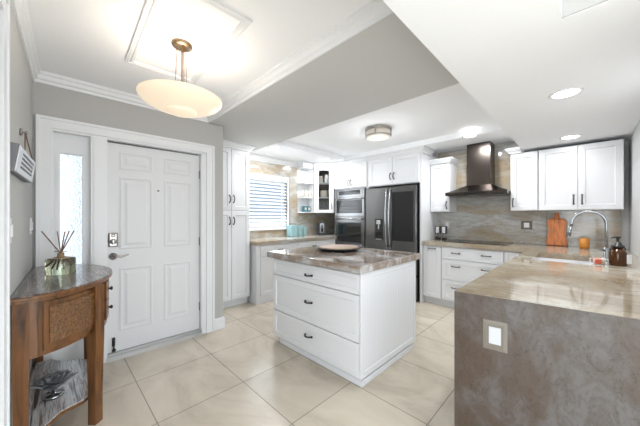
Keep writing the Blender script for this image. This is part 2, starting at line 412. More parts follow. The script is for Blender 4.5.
p.tube([(.289, YS-.048, .928), (.315, YS-.052, .931), (.345, YS-.05, .923), (.375, YS-.048, .930), (.405, YS-.05, .941)], [.011, .010, .008, .007, .005], 10)
p.build('door_lever', M['nickel'], door_o)
MB().lathe([(.009, 0), (.009, -.004), (.005, -.005), (.001, -.005)], (.654, YS, 1.555), 16, 'y').build('peephole', M['pewter'], door_o)
p = MB(); p.box(.281, YS-.01, .10, .305, YS, .18, .003); p.tube([(.293, YS-.012, .16), (.293, YS-.030, .12), (.293, YS-.033, .085)], .006, 8); p.lathe([(.014, 0), (.016, .01), (.012, .022), (.001, .024)], (.293, YS-.033, .062), 14); p.build('kick_down_stop', M['bronze'], door_o)
p = MB()
for z in (.30, 1.02, 1.76): p.tube([(1.055, YS-.006, z-.045), (1.055, YS-.006, z+.045)], .007, 8)
p.build('hinge', M['pewter'], door_o)
MB().box(.243, YS+.0, 1.972, 1.05, YS+.004, 1.985).build('weather_strip', M['black'], door_o)

# sidelight
sl = MB(); YG = YD+.055
def framed(mb, x0, x1, z0, z1, gx0, gx1, gz0, gz1, y0, y1):
    mb.box(x0, y0, z0, gx0, y1, z1); mb.box(gx1, y0, z0, x1, y1, z1); mb.box(gx0, y0, z0, gx1, y1, gz0); mb.box(gx0, y0, gz1, gx1, y1, z1)
framed(sl, -.101, .131, .03, 1.985, -.062, .078, .28, 1.82, YG, YG+.04)
framed(sl, -.082, .098, .26, 1.84, -.064, .080, .278, 1.822, YG-.010, YG+.002)
o = struct(sl.build('window_1', M['trim']), True, 'narrow privacy glass sidelight left of the front door', 'window')
MB().box(-.064, YG+.015, .275, .080, YG+.024, 1.825).build('pane', M['privacy'], o)

# doorway on the left wall
p = MB(); DY0, DY1 = .66, 1.665
for ya, yb in ((DY1, DY1+.058), (DY0-.058, DY0)): p.box(XL, ya, 0, XL+.018, yb, 2.127)
p.box(XL, DY0-.058, 2.1275, XL+.018, DY1+.058, 2.19); p.box(XL, DY1+.0585, 0, XL+.025, DY1+.08, 2.19); p.box(XL, DY0-.08, 0, XL+.025, DY0-.0585, 2.19); p.box(XL, DY0-.08, 2.1905, XL+.025, DY1+.08, 2.212)
struct(p.build('trim_8', M['trim']), True)
p = MB(); p.box(XL-.12, DY1-.015, 0, XL-.001, DY1, 2.13); p.box(XL-.12, DY0, 0, XL-.001, DY0+.015, 2.13); p.box(XL-.12, DY0+.015, 2.115, XL-.001, DY1-.015, 2.13)
struct(p.build('trim_9', M['trim']), True)
p = MB(); p.box(XL-.09, DY0+.018, .01, XL-.05, DY1-.018, 2.11)
struct(p.build('door_2', M['door']), True, 'plain white closet door on the left wall', 'door')
for (ya, yb) in ((.76, 1.08), (1.18, 1.50)):
    for za, zb in ((.2, .9), (1.05, 1.95)):
        q = MB(); q.rings([[(XL-.05+d, ya+i, za+i), (XL-.05+d, yb-i, za+i), (XL-.05+d, yb-i, zb-i), (XL-.05+d, ya+i, zb-i)] for i, d in ((0, -.001), (0, .004), (.012, .008), (.024, .002), (.05, .008))])
        q.build('door_panel', M['door'], bpy.data.objects['door_2'])

# kitchen window
wf = MB()
framed(wf, 2.225, 3.15, 1.075, 2.03, 2.28, 3.12, 1.11, 1.98, YW-.018, YW+.02)
framed(wf, 2.28, 3.12, 1.11, 1.98, 2.33, 3.07, 1.16, 1.93, YW+.07, YW+.11)
wf.box(2.28, YW+.07, 1.53, 3.12, YW+.11, 1.56)
wf.box(2.21, YW-.045, 1.062, 3.165, YW+.06, 1.085)
o = struct(wf.build('window_2', M['trim']), label='white framed kitchen window over the side counter', cat='window')
MB().box(2.32, YW+.088, 1.15, 3.08, YW+.093, 1.94).build('pane', M['glass'], o)

# ---------------------------------------------------------------- cabinet builder
def bail(mb, x, z, horiz, y, L_=.10):
    h = L_/2; pts = []
    for k in range(9):
        t = -1 + k/4; out = .028*(1-abs(t)**2.6)
        pts.append((x + (t*h if horiz else 0), y-.004-out, z + (0 if horiz else t*h)))
    mb.tube(pts, .0068, 8)
    for s in (-1, 1):
        c = (x + (s*h if horiz else 0), y, z + (0 if horiz else s*h))
        mb.lathe([(.010, .001), (.010, -.006), (.006, -.010), (.001, -.011)], c, 12, 'y')
def cup(mb, x, z, y, w_=.075):
    """small cup pull"""
    pts = []
    for k in range(9):
        t = -1 + k/4; pts.append((x+t*w_/2, y-.004-.020*(1-t**4), z+.006*(1-t*t)))
    mb.tube(pts, .0065, 8)
    for s in (-1, 1): mb.lathe([(.011, .001), (.011, -.008), (.007, -.012), (.001, -.013)], (x+s*w_/2, y, z), 12, 'y')
def front_mesh(x0, x1, z0, z1, t=.020, rail=.055, rec=.008, beads=0, cols=None, y=0.0):
    mb = MB(); r = rail
    steps = [(0, y), (0, y-t+.002), (.002, y-t), (r, y-t), (r+.006, y-t+rec)]
    mb.rings([ring_rect(x0+i, x1-i, z0+i, z1-i, yy) for i, yy in steps])
    if beads:
        a, b_ = x0+r+.012, x1-r-.012; n = max(2, round((b_-a)/beads)); wd = (b_-a)/n
        for k in range(n):
            mb.box(a+k*wd+.0008, y-t+rec-.0009, z0+r+.010, a+(k+1)*wd-.0008, y-t+rec+.001, z1-r-.010, .0008)
    return mb
def cabinet(name, label, cat, x, y, rz, wd, dp, z0, z1, fronts, group=None, toe=False, crown=None, carc=None, hollow=False, hm=None):
    t = thing(name, label, cat, (x, y, z0), rz, group)
    zz = lambda v: v - z0
    b_ = MB(); zb = zz(z0) + (.10 if toe else 0)
    if hollow:
        b_.box(0, 0, zb, .018, dp, zz(z1)); b_.box(wd-.018, 0, zb, wd, dp, zz(z1)); b_.box(0, 0, zb, wd, dp, zb+.018); b_.box(0, dp-.012, zb, wd, dp, zz(z1)); b_.box(0, 0, zz(z1)-.06, wd, .018, zz(z1))
    else: b_.box(0, 0, zb, wd, dp, zz(z1))
    if toe: b_.box(.0, .055, 0, wd, dp, .10)
    b_.build('carcass', carc or M['cab'], t)
    for f in fronts:
        kind, u0, u1, v0, v1 = f[:5]; hs = f[5] if len(f) > 5 else []; bd = f[6] if len(f) > 6 else 0
        fo = front_mesh(u0, u1, zz(v0), zz(v1), rail=(.055 if v1-v0 > .2 else .035), beads=bd).build('drawer' if kind == 'drawer' else 'door', M['cab'], t)
        for h in hs:
            mb = MB()
            if h[0] == 'v': bail(mb, h[1], zz(h[2]), False, -.020)
            elif h[0] == 'h': bail(mb, h[1], zz(h[2]), True, -.020)
            elif h[0] == 'c': cup(mb, h[1], zz(h[2]), -.020)
            elif h[0] == 'k': mb.lathe([(.006, .001), (.006, -.012), (.014, -.018), (.014, -.026), (.001, -.029)], (h[1], -.020, zz(h[2])), 16, 'y')
            mb.build('handle', hm or M['bronze'], fo)
    if crown:
        path, zc, hh, dd = crown
        MB().sweep(path, crown_prof(zz(zc), hh, dd)).build('crown', M['cab'], t)
    return t
RV = -PI/2      # fronts that face the photographer's side of the hood wall (toward -X)

# pantry
cabinet('pantry_cabinet', 'tall white double pantry cabinet right of the front door', 'cabinet', 1.50, 3.57, 0, .585, .395, 0, 2.27,
        [('door', .005, .292, .115, 1.372, [('v', .262, 1.235)], .032), ('door', .298, .580, .115, 1.372, [('v', .325, 1.235)], .032),
         ('door', .005, .292, 1.386, 2.255, [('v', .262, 1.545)], .032), ('door', .298, .580, 1.386, 2.255, [('v', .325, 1.545)], .032)],
        toe=True, crown=([(0, .39), (0, -.02), (.585, -.02), (.585, .39)], ZL, .085, .065))

# base run below the window, with worktop
cabinet('base_cabinet', 'white base cabinet under the window beside the pantry', 'cabinet', 2.115, 3.42, 0, 1.765, .545, 0, .87,
        [('drawer', .06, .80, .70, .855, [('c', .43, .78)]), ('drawer', .81, 1.52, .70, .855, [('c', 1.165, .78)]),
         ('door', .06, .425, .115, .69, [('v', .39, .60)]), ('door', .435, .80, .115, .69, [('v', .47, .60)]),
         ('door', .81, 1.16, .115, .69, [('v', 1.13, .60)]), ('door', 1.17, 1.52, .115, .69, [('v', 1.20, .60)])], toe=False)
p = MB(); p.prism([(2.09, 3.385), (3.885, 3.385), (3.885, 3.50), (4.548, 3.50), (4.548, YW), (2.09, YW)], .872, .93, .004)
tag(p.build('countertop', M['splash']), 'grey beige granite countertop running under the kitchen window', 'countertop')
p = MB(); p.box(2.09, YW-.02, .931, 2.209, YW, 2.245).box(3.167, YW-.02, .931, 4.53, YW, 1.368).box(3.167, YW-.02, 1.368, 3.352, YW, 2.245).box(2.209, YW-.02, .931, 3.167, YW, 1.060).box(2.209, YW-.02, 2.032, 3.167, YW, 2.245)
p_=MB().box(XW-.02, 3.50, .931, XW, YW-.021, 1.37)
tag(p_.build('backsplash', M['splash']), 'dark corner piece of stone backsplash behind the coffee maker', 'backsplash')
tag(p.build('backsplash', M['splash']), 'grey beige stone backsplash around the kitchen window', 'backsplash')

# open end shelf and diagonal glass cabinet
t = thing('open_shelf', 'white open end shelf between the window and the glass cabinet', 'shelf', (3.355, 3.79, 1.37))
p = MB(); p.box(0, .16, 0, .28, .178, .885); p.box(.265, 0, 0, .28, .16, .885); p.build('frame', M['cab'], t)
for z in (0, .285, .565, .865):
    MB().prism([(0, .06), (.03, .015), (.08, 0), (.265, 0), (.265, .16), (0, .16)], z, z+.018, .002).build('shelf_board', M['cab'], t)
MB().sweep([(0, .16), (0, 0), (.26, 0)], crown_prof(.975, .09, .05)).build('crown', M['cab'], t)
t = thing('corner_cabinet', 'white diagonal corner cabinet with a glass door', 'cabinet', (3.622, 3.772, 1.37), R(-45))
W_, D_ = .392, .27
p = MB(); p.box(0, 0, 0, .016, D_, .90); p.box(W_-.016, 0, 0, W_, D_, .90); p.box(0, 0, 0, W_, D_, .018); p.box(0, 0, .882, W_, D_, .90)
p.build('carcass', M['cab'], t)
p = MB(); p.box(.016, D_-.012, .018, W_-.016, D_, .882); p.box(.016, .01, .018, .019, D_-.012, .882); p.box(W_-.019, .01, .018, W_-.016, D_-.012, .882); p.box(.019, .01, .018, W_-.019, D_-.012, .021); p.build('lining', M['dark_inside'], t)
for z in (.30, .585): MB().box(.019, .012, z, W_-.019, D_-.014, z+.014).build('shelf_board', M['cab'], t)
p = MB(); gx0, gx1, gz0, gz1 = .095, .300, .06, .835
framed(p, .004, W_-.004, .004, .896, gx0, gx1, gz0, gz1, -.020, -.001); framed(p, .012, W_-.012, .012, .888, gx0-.008, gx1+.008, gz0-.008, gz1+.008, -.023, -.019)
d = p.build('door', M['cab'], t)
MB().box(gx0-.005, -.011, gz0-.005, gx1+.005, -.007, gz1+.005).build('pane', M['glass'], d)
p = MB(); bail(p, .350, .13, False, -.023); p.build('handle', M['pewter'], d)
MB().sweep([(W_, -.02), (0, -.02)][::-1], crown_prof(.975, .09, .06)).build('crown', M['cab'], t)

# wall oven tower: cabinet, oven
t = cabinet('oven_cabinet', 'white tower cabinet with two doors above the wall oven', 'cabinet', 3.92, 3.485, RV, .765, .62, 0, 2.27,
        [('door', .005, .380, 1.835, 2.262, [('v', .350, 1.93)]), ('door', .386, .760, 1.835, 2.262, [('v', .416, 1.93)]), ('drawer', .03, .74, .12, .70, [('h', .385, .60)])],
        toe=True, crown=([(.765, -.02), (0, -.02)][::-1], ZL, .085, .055))
t = thing('wall_oven', 'stainless double wall oven left of the refrigerator', 'oven', (3.895, 3.43, 0), RV)
OW = .69
p = MB(); p.box(0, -.02, .72, OW, .02, 1.815); p.build('body', M['steel'], t)
p = MB(); p.box(.005, -.032, 1.665, OW-.005, -.02, 1.81)
for k in range(5): p.box(.04, -.036, 1.685+k*.022, OW-.04, -.030, 1.693+k*.022)
p.build('control_panel', M['steel_mid'], t)
p = MB(); p.box(.10, -.0385, 1.70, OW-.10, -.036, 1.775); p.build('display', M['black_glass'], t)
d = front_mesh(.005, OW-.005, 1.31, 1.655, rail=.05, rec=.003, y=-.02).build('oven_door', M['steel_mid'], t)
MB().box(.05, -.043, 1.365, OW-.05, -.035, 1.60).build('window', M['black_glass'], d)
p = MB(); p.tube([(.04, -.075, 1.625), (OW-.04, -.075, 1.625)], .011, 10)
for x in (.06, OW-.06): p.tube([(x, -.04, 1.625), (x, -.075, 1.625)], .008, 8)
p.build('handle', M['steel_light'], d)
d = front_mesh(.005, OW-.005, .73, 1.30, rail=.05, rec=.003, y=-.02).build('oven_door', M['steel'], t)
MB().box(.08, -.043, .83, OW-.08, -.035, 1.19).build('window', M['black_glass'], d)
p = MB(); p.tube([(.04, -.080, 1.255), (OW-.04, -.080, 1.255)], .012, 10)
for x in (.06, OW-.06): p.tube([(x, -.04, 1.255), (x, -.080, 1.255)], .009, 8)
p.build('handle', M['steel_light'], d)

# cabinet above the refrigerator with its end panel
t = cabinet('fridge_cabinet', 'white two door cabinet above the refrigerator', 'cabinet', 3.92, 2.715, RV, .975, .62, 1.815, 2.27,
        [('door', .045, .490, 1.825, 2.262, [('v', .462, 1.955)]), ('door', .496, .938, 1.825, 2.262, [('v', .524, 1.955)])],
        crown=([(.985, .33), (.985, -.02), (0, -.02)][::-1], ZL, .085, .055))
MB().box(.953, -.02, -1.815, .975, .61, 0.0).build('end_panel', M['cab'], t)
MB().box(0, 0, -1.815, .018, .61, 0).build('end_panel', M['cab'], t)

# refrigerator
t = thing('refrigerator', 'dark stainless french door refrigerator with a black glass panel', 'refrigerator', (3.86, 2.695, 0), RV)
FW = .915
MB().box(.004, .06, .03, FW-.004, .68, 1.775).box(.05, .10, 0, FW-.05, .6, .03).build('body', M['black'], t)
def fdoor(x0, x1, z0, z1, m_, nm='door'):
    mb = MB(); mb.box(x0, -.035, z0, x1, .055, z1, .008); return mb.build(nm, m_, t)
ld = fdoor(.003, .4535, .745, 1.772, M['steel_light']); rd = fdoor(.4585, FW-.003, .745, 1.772, M['steel'])
ld.data.materials[0] = M['steel_fridge_left'] if 'steel_fridge_left' in M else M['steel']
for z0, z1 in ((.40, .735), (.05, .39)):
    dr = fdoor(.003, FW-.003, z0, z1, M['steel'], 'freezer_drawer')
    p = MB(); p.tube([(.06, -.085, z1-.06), (FW-.06, -.085, z1-.06)], .012, 10)
    for x in (.09, FW-.09): p.tube([(x, -.03, z1-.06), (x, -.085, z1-.06)], .009, 8)
    p.build('handle', M['steel'], dr)
MB().box(.520, -.040, .915, .868, -.034, 1.685, .003).build('glass_panel', M['black_glass'], rd)
def fhandle(xc, s, par):
    p = MB(); pts = []
    for k in range(13):
        tt = k/12; pts.append((xc, -.052-.045*math.sin(PI*tt)**.8, .80+tt*.93))
    p.tube(pts, [.010+.004*math.sin(PI*k/12) for k in range(13)], 10)
    for z in (.80, 1.73): p.box(xc-.012, -.060, z-.015, xc+.012, -.033, z+.015, .004)
    p.build('handle', M['steel_light'], par)
fhandle(.425, -1, ld); fhandle(.487, 1, rd)
p = MB(); framed(p, .185, .365, .90, 1.265, .20, .35, .915, 1.255, -.040, -.034); dsp = p.build('dispenser', M['pewter'], ld)
MB().box(.20, -.0375, .915, .35, -.034, 1.255).build('recess', M['black_glass'], dsp)
MB().box(.235, -.065, 1.17, .315, -.036, 1.235, .006).box(.262, -.055, 1.09, .288, -.036, 1.17, .004).build('spout', M['steel_light'], dsp)
MB().box(.215, -.052, .915, .335, -.036, .932, .002).build('drip_tray', M['steel_light'], dsp)
p = MB()
for k, wv in enumerate((.010, .012)): p.box(.835+k*.022, -.037, 1.735, .835+k*.022+wv, -.034, 1.747)
p.build('badge', M['steel_light'], rd)

# small upper cabinet left of the hood
cabinet('upper_cabinet', 'narrow white wall cabinet between the refrigerator and the range hood', 'cabinet', 4.24, 1.735, RV, .285, .29, 1.37, 2.11,
        [('door', .004, .281, 1.375, 2.10, [('v', .247, 1.47)])], crown=([(.285, .29), (.285, -.02), (0, -.02), (0, .02)][::-1], 2.185, .075, .05), hm=M['pewter'])
# right hand upper cabinets
cabinet('upper_cabinet', 'narrow white wall cabinet just right of the range hood', 'cabinet', 4.24, .692, RV, .280, .29, 1.37, 2.112,
        [('door', .004, .276, 1.375, 2.10, [('v', .030, 1.475)])], crown=([(.115, -.02), (0, -.02), (0, .29)][::-1], 2.180, .070, .05), hm=M['pewter'])
cabinet('upper_cabinet', 'wide white double door wall cabinet above the sink corner', 'cabinet', 4.24, .408, RV, .698, .29, 1.37, 2.112,
        [('door', .004, .347, 1.375, 2.106, [('v', .315, 1.49)]), ('door', .353, .694, 1.375, 2.106, [('v', .385, 1.49)])], hm=M['pewter'])

# base cabinets of the hood wall
cabinet('base_cabinet', 'narrow white beaded pull-out cabinet beside the refrigerator panel', 'cabinet', 3.97, 1.735, RV, .267, .57, 0, .872,
        [('door', .005, .262, .115, .860, [('h', .133, .825)], .032)], toe=True, hm=M['pewter'])
cabinet('base_cabinet', 'white three drawer base cabinet under the cooktop', 'cabinet', 3.97, 1.465, RV, .750, .57, 0, .872,
        [('drawer', .004, .746, .695, .860, [('h', .19, .785), ('h', .56, .785)]), ('drawer', .004, .746, .405, .687, [('h', .19, .60), ('h', .56, .60)]),
         ('drawer', .004, .746, .115, .397, [('h', .19, .30), ('h', .56, .30)])], toe=True, hm=M['pewter'])
cabinet('base_cabinet', 'white base cabinet with a single small drawer in the counter corner', 'cabinet', 3.97, .712, RV, .262, .57, 0, .872,
        [('drawer', .004, .258, .695, .860, [('k', .13, .775)]), ('door', .004, .258, .115, .687, [('v', .04, .60)])], toe=True, hm=M['pewter'])
cabinet('base_cabinet', 'white sink base cabinets of the peninsula behind the stone end panel', 'cabinet', 3.90, .415, PI, 2.36, .755, 0, .872,
        [('door', .05+k*.47, .05+k*.47+.46, .115, .86, [('v', .05+k*.47+(.42 if k % 2 == 0 else .04), .78)]) for k in range(5)], toe=True, hollow=True, hm=M['pewter'])

# counters: hood wall and peninsula, one continuous top around the sink cut-out
zt0, zt1 = .873, .93
p = MB()
SX0, SX1, SY0, SY1 = 2.86, 3.55, -.045, .325
x_far = 3.92
p.prism([(3.92, 1.735), (3.92, .45), (SX1, .45), (SX1, -.343), (4.53, -.343), (4.53, 1.735)], zt0, zt1)
p.prism([(SX1, .45), (SX0, .45), (SX0, SY1), (SX1, SY1)], zt0, zt1)
p.prism([(SX1, SY0), (SX0, SY0), (SX0, -.343), (SX1, -.343)], zt0, zt1)
p.prism([(SX0, .45), (1.385, .45), (1.49, -.343), (SX0, -.343)], zt0, zt1)
tag(p.build('countertop', M['top']), 'beige granite countertop of the peninsula and the cooktop run', 'countertop')
p = MB(); p.prism([(1.385, .45), (1.425, .45), (1.53, -.343), (1.49, -.343)], 0, zt0-.0005); p.prism([(1.380, .4505), (1.3849, .4505), (1.4899, -.343), (1.485, -.343)], 0, zt1-.001)
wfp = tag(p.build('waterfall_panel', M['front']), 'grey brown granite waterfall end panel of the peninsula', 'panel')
p = MB(); p.box(XW-.02, .355, .931, XW, 1.735, ZL).box(XW-.02, -.29, .931, XW, .352, 1.39).box(XW-.02, .352, 1.37, XW, .355, ZL)
tag(p.build('backsplash', M['splash']), 'streaked granite backsplash behind the cooktop and range hood', 'backsplash')

# sink
p = MB(); d_ = .20; tk = .012
p.box(SX0-.01, SY0-.01, zt0-d_, SX1+.01, SY1+.01, zt0-d_+tk)
p.box(SX0-.01, SY0-.01, zt0-d_, SX0-.001, SY1+.01, zt0-.001); p.box(SX1+.001, SY0-.01, zt0-d_, SX1+.01, SY1+.01, zt0-.001)
p.box(SX0-.01, SY0-.01, zt0-d_, SX1+.01, SY0-.001, zt0-.001); p.box(SX0-.01, SY1+.001, zt0-d_, SX1+.01, SY1+.01, zt0-.001)
t = tag(p.build('sink', M['porcelain']), 'white undermount kitchen sink set in the beige counter', 'sink')
MB().lathe([(.001, 0), (.04, 0), (.045, .003), (.03, .004), (.001, .002)], (3.2, .14, zt0-d_+tk+.0005), 24).build('drain', M['chrome'], t)

# cooktop
t = thing('cooktop', 'flat black glass cooktop under the range hood', 'cooktop', (4.03, 1.46, .930), RV)
MB().box(0, 0, 0.0, .76, .47, .008, .003).build('glass_top', M['black_glass'], t)
for x, y, r_ in ((.17, .14, .075), (.17, .34, .10), (.58, .14, .10), (.58, .34, .075), (.38, .30, .06)):
    MB().tube([(x+r_*math.cos(2*PI*k/32), y+r_*math.sin(2*PI*k/32), .0082) for k in range(32)], .0012, 4, True).build('burner_ring', M['pewter'], t)

# range hood
t = thing('range_hood', 'dark stainless chimney range hood above the cooktop', 'range hood', (4.05, 1.447, 1.595), RV)
HW, HD = .750, .478; cx0, cx1, cy0 = .219, .522, .222
p = MB()
p.rings([[(0, 0, 0), (HW, 0, 0), (HW, HD, 0), (0, HD, 0)], [(0, 0, .045), (HW, 0, .045), (HW, HD, .045), (0, HD, .045)],
         [(.10, .09, .085), (HW-.10, .09, .085), (HW-.10, HD, .085), (.10, HD, .085)],
         [(cx0-.01, cy0-.01, .15), (cx1+.01, cy0-.01, .15), (cx1+.01, HD, .15), (cx0-.01, HD, .15)]]); p.build('canopy', M['steel_hood'], t)
MB().box(cx0, cy0, .14, cx1, HD, .45, .002).build('lower_flue', M['steel_hood'], t)
MB().box(cx0+.004, cy0+.004, .45, cx1-.004, HD, .749).build('upper_flue', M['steel_hood'], t)
MB().box(.25, -.002, .008, .52, .004, .034, .001).build('control_strip', M['black_glass'], t)
for x in (.19, .585):
    MB().box(x-.17, .06, -.004, x+.17, .42, .002).build('grease_filter', M['pewter'], t)

# ---------------------------------------------------------------- island
t = thing('kitchen_island', 'white kitchen island cabinet with three wide drawers', 'island', (1.64, 2.305, 0), RV)
IW, ID = 1.110, .885
MB().box(0, 0, .065, IW, ID, .870).build('carcass', M['cab'], t)
p = MB(); p.prism([(.085, .008), (IW+.002, .008), (IW+.002, ID-.03), (.085, ID-.03)], 0, .05, .004); p.box(.095, .018, .05, IW-.012, ID-.04, .066); p.build('plinth', M['cab'], t)
for z0, z1, zh in ((.705, .858, .770), (.342, .697, .530), (.075, .334, .228)):
    d = front_mesh(.006, IW-.006, z0, z1, rail=.05 if z1-z0 > .2 else .034).build('drawer', M['cab'], t)
    p = MB(); bail(p, .55, zh, True, -.020, .085); p.build('handle', M['bronze'], d)
# grooved end panel facing the peninsula
mb = front_mesh(0, ID+.02, .075, .868, t=.014, rail=.045, rec=.005, beads=.028)
mb.mat(Matrix.Translation((IW, -.02, 0)) @ Matrix.Rotation(PI/2, 4, 'Z')).build('end_panel', M['cab'], t)
p = MB(); p.box(1.585, 1.160, .871, 2.590, 2.365, .93, .006)
tag(p.build('countertop', M['island_top']), 'brown and grey granite countertop of the kitchen island', 'countertop')
t = thing('serving_tray', 'round dark serving tray with a pale wooden top on the island', 'tray', (2.20, 1.90, .931))
MB().lathe([(.001, 0), (.15, 0), (.17, .004), (.235, .020), (.245, .028), (.238, .032), (.225, .026), (.001, .024)], seg=48).build('base', M['bronze'], t)
MB().lathe([(.001, .0265), (.19, .0265), (.215, .030), (.215, .038), (.20, .041), (.001, .041)], seg=48).build('wooden_top', M['pale_wood'], t)

# ---------------------------------------------------------------- console table (entry frame)
t = thing('console_table', 'carved brown half-round wooden console table against the left wall', 'table', EN(XL+.004, 2.49), ROT)
def half(a, b_, n=28, x0=0.0, p_=2.0):
    return [(x0 + b_*abs(math.cos(-PI/2+PI*k/n))**(2/p_), a*math.sin(-PI/2+PI*k/n)) for k in range(n+1)]
MB().prism(half(.573, .433), .8985, .905, .002).build('table_top', M['top_wood'], t)
MB().prism(half(.575, .435), .880, .8985, .004).build('top_edge', M['cab_wood'], t)
MB().prism(half(.562, .422), .866, .880, .003).build('top_moulding', M['cab_wood'], t)
# apron as a thin curved wall, straight carved sides
ap = half(.53, .385, 28)
inner = half(.50, .355, 28)
MB().prism([(0.004, -.53)] + ap[1:-1] + [(0.004, .53), (.004, .50)] + list(reversed(inner[1:-1])) + [(.004, -.50)], .575, .866).build('apron', M['cab_wood'], t)
def bow_panel(k0, k1, z0, z1, out, name, m_, par, n=28, inset=.0):
    """piece that hugs the apron between two outline steps"""
    pts_o = []; pts_i = []
    A = half(.53+out, .385+out, 112); B = half(.528, .383, 112)
    i0, i1 = int(k0*112), int(k1*112)
    for i in range(i0, i1+1): pts_o.append(A[i]); pts_i.append(B[i])
    return MB().prism(pts_o + list(reversed(pts_i)), z0, z1, .002).build(name, m_, par)
for k0, k1 in ((.115, .335), (.665, .885)):
    fr_ = bow_panel(k0-.025, k1+.02, .600, .850, .008, 'panel_frame', M['cab_wood'], t)
    bow_panel(k0, k1, .630, .825, .014, 'carved_panel', M['carved'], fr_)
for z0, z1 in ((.730, .850), (.598, .722)):
    d = bow_panel(.385, .615, z0, z1, .030, 'drawer', M['cab_wood'], t)
    zc = (z0+z1)/2
    for yk in (-.12, .12):
        q = MB(); q.lathe([(.010, 0), (.010, .006), (.006, .014), (.013, .020), (.013, .028), (.001, .032)], (.398, yk, zc), 14, 'x'); q.box(.398, yk-.012, zc-.022, .402, yk+.012, zc+.022, .001); q.build('knob', M['bronze'], d)
bow_panel(.38, .62, .56, .595, .020, 'lower_rail', M['cab_wood'], t)
def leg(cx, cy, ang, w0=.062, w1=.050):
    mb = MB(); rr = []
    for z, ww in ((0, w1), (.03, w1), (.16, w1*1.0), (.575, w0), (.866, w0)):
        h = ww/2; c, s = math.cos(ang), math.sin(ang)
        rr.append([(cx+c*a-s*b_, cy+s*a+c*b_, z) for a, b_ in ((-h, -h), (h, -h), (h, h), (-h, h))])
    mb.rings(rr); mb.build('leg', M['cab_wood'], t)
leg(.032, -.515, 0, .056, .048); leg(.032, .515, 0, .056, .048); leg(.325, -.30, .75); leg(.325, .30, -.75)
sh = [(0.02, -.47), (.10, -.47), (.17, -.36), (.27, -.32), (.33, -.24), (.375, -.14), (.39, 0), (.375, .14), (.33, .24), (.27, .32), (.17, .36), (.10, .47), (0.02, .47)]
MB().prism(sh, .172, .180, .002).build('lower_shelf', M['shelf_wood'], t)
MB().prism([(x_*.985+.002, y_*.985) for x_, y_ in sh], .150, .1745, .002).build('shelf_edge', M['cab_wood'], t)

# reed diffuser
dx, dy, _ = EN(-.045, 2.54)
t = thing('reed_diffuser', 'round glass reed diffuser with dark sticks on the console table', 'diffuser', (dx, dy, .9055), ROT)
MB().lathe([(.001, 0), (.072, 0), (.077, .006), (.077, .098), (.070, .105), (.001, .106)], seg=40).build('jar', M['jar'], t)
MB().lathe([(.067, .1055), (.026, .110), (.018, .118), (.018, .140), (.014, .140), (.014, .116), (.064, .1052)], seg=24, loop=True).build('neck', M['brass'], t)
for a, tilt_, L_ in ((R(135), R(41), .20), (R(120), R(13), .155), (R(-45), R(20), .165), (R(-50), R(32), .185), (R(20), R(8), .15)):
    c = Vector((0, 0, .135)); dirv = Vector((math.cos(a-ROT)*math.sin(tilt_), math.sin(a-ROT)*math.sin(tilt_), math.cos(tilt_)))
    MB().tube([c - dirv*.105, c + dirv*L_], .0034, 6).build('reed', M['reed'], t)
p = MB(); p.tube([(-.032, .032, .150), (0, .0, .146), (.032, -.032, .150)], .0025, 6); p.build('cord_bow', M['reed'], t)

# metal flower on the lower shelf
fx, fy, _ = EN(-.075, 2.33)
t = thing('flower_ornament', 'grey metal flower ornament on the lower shelf of the console table', 'ornament', (fx, fy, .1805), ROT)
MB().lathe([(.001, 0), (.045, 0), (.050, .004), (.052, .016), (.046, .020), (.010, .022), (.008, .045), (.001, .045)], seg=28).build('base', M['chrome'], t)
rnd = random.Random(3)
for k in range(26):
    a = k*2.399; el = R(34 + 50*(k/26)); ln = .130 - .045*(k/26); mb = MB()
    pts = []; 
    rr = []
    for s in range(7):
        u = s/6; wd = .046*math.sin(PI*min(1, u*.85+.12)); dist_ = ln*u; z = .045 + math.sin(el)*dist_*.8 + .012*math.sin(u*PI)
        r_ = math.cos(el*.8)*dist_
        c = Vector((r_*math.cos(a), r_*math.sin(a), z)); tn = Vector((-math.sin(a), math.cos(a), 0))
        rr.append([c - tn*wd, c + Vector((0, 0, .0015-.004)), c + tn*wd, c + Vector((0, 0, .003))])
    mb.rings(rr, smooth=True); mb.build('petal', M['silver'], t)

# wall sign on a nail
t = thing('wall_sign', 'small distressed wooden sign hanging from a knob on the left wall', 'sign', EN(XL+.001, 2.20, 1.615), ROT)
tilt = Matrix.Rotation(R(-1.2), 4, 'Z') @ Matrix.Rotation(R(8), 4, 'Y')
SY = .30
p = MB(); p.box(-.012, -.31, -.11, .018, SY-.02, .025, .003); p.mat(Matrix.Translation((.022, 0, 0)) @ tilt); bd = p.build('board', M['slat_grey'] if 'slat_grey' in M else M['silver'], t)
p = MB(); p.box(.0185, -.305, -.105, .023, SY-.025, .020, .002); p.mat(Matrix.Translation((.022, 0, 0)) @ tilt); fc = p.build('face', M['porcelain'], t)
p = MB(); rnd = random.Random(5)
for row in range(4):
    y = -.20
    while y < .19:
        l = rnd.uniform(.012, .04); z = .000-row*.022
        p.box(.0228, y, z-.011, .0236, y+l, z+.001); y += l+rnd.uniform(.006, .012)
p.mat(Matrix.Translation((.022, 0, 0)) @ tilt); p.build('lettering', M['lettering'], fc)
p = MB(); p.tube([(.038, -.10, .022), (.02, .12, .17), (.042, .25, .022)], .003, 6); p.build('cord', M['reed'], t)
p = MB(); p.lathe([(.001, 0), (.022, 0), (.022, .008), (.008, .012), (.008, .022), (.014, .028), (.001, .032)], (0, .12, .17), 16, 'x'); p.build('knob', M['nickel'], t)

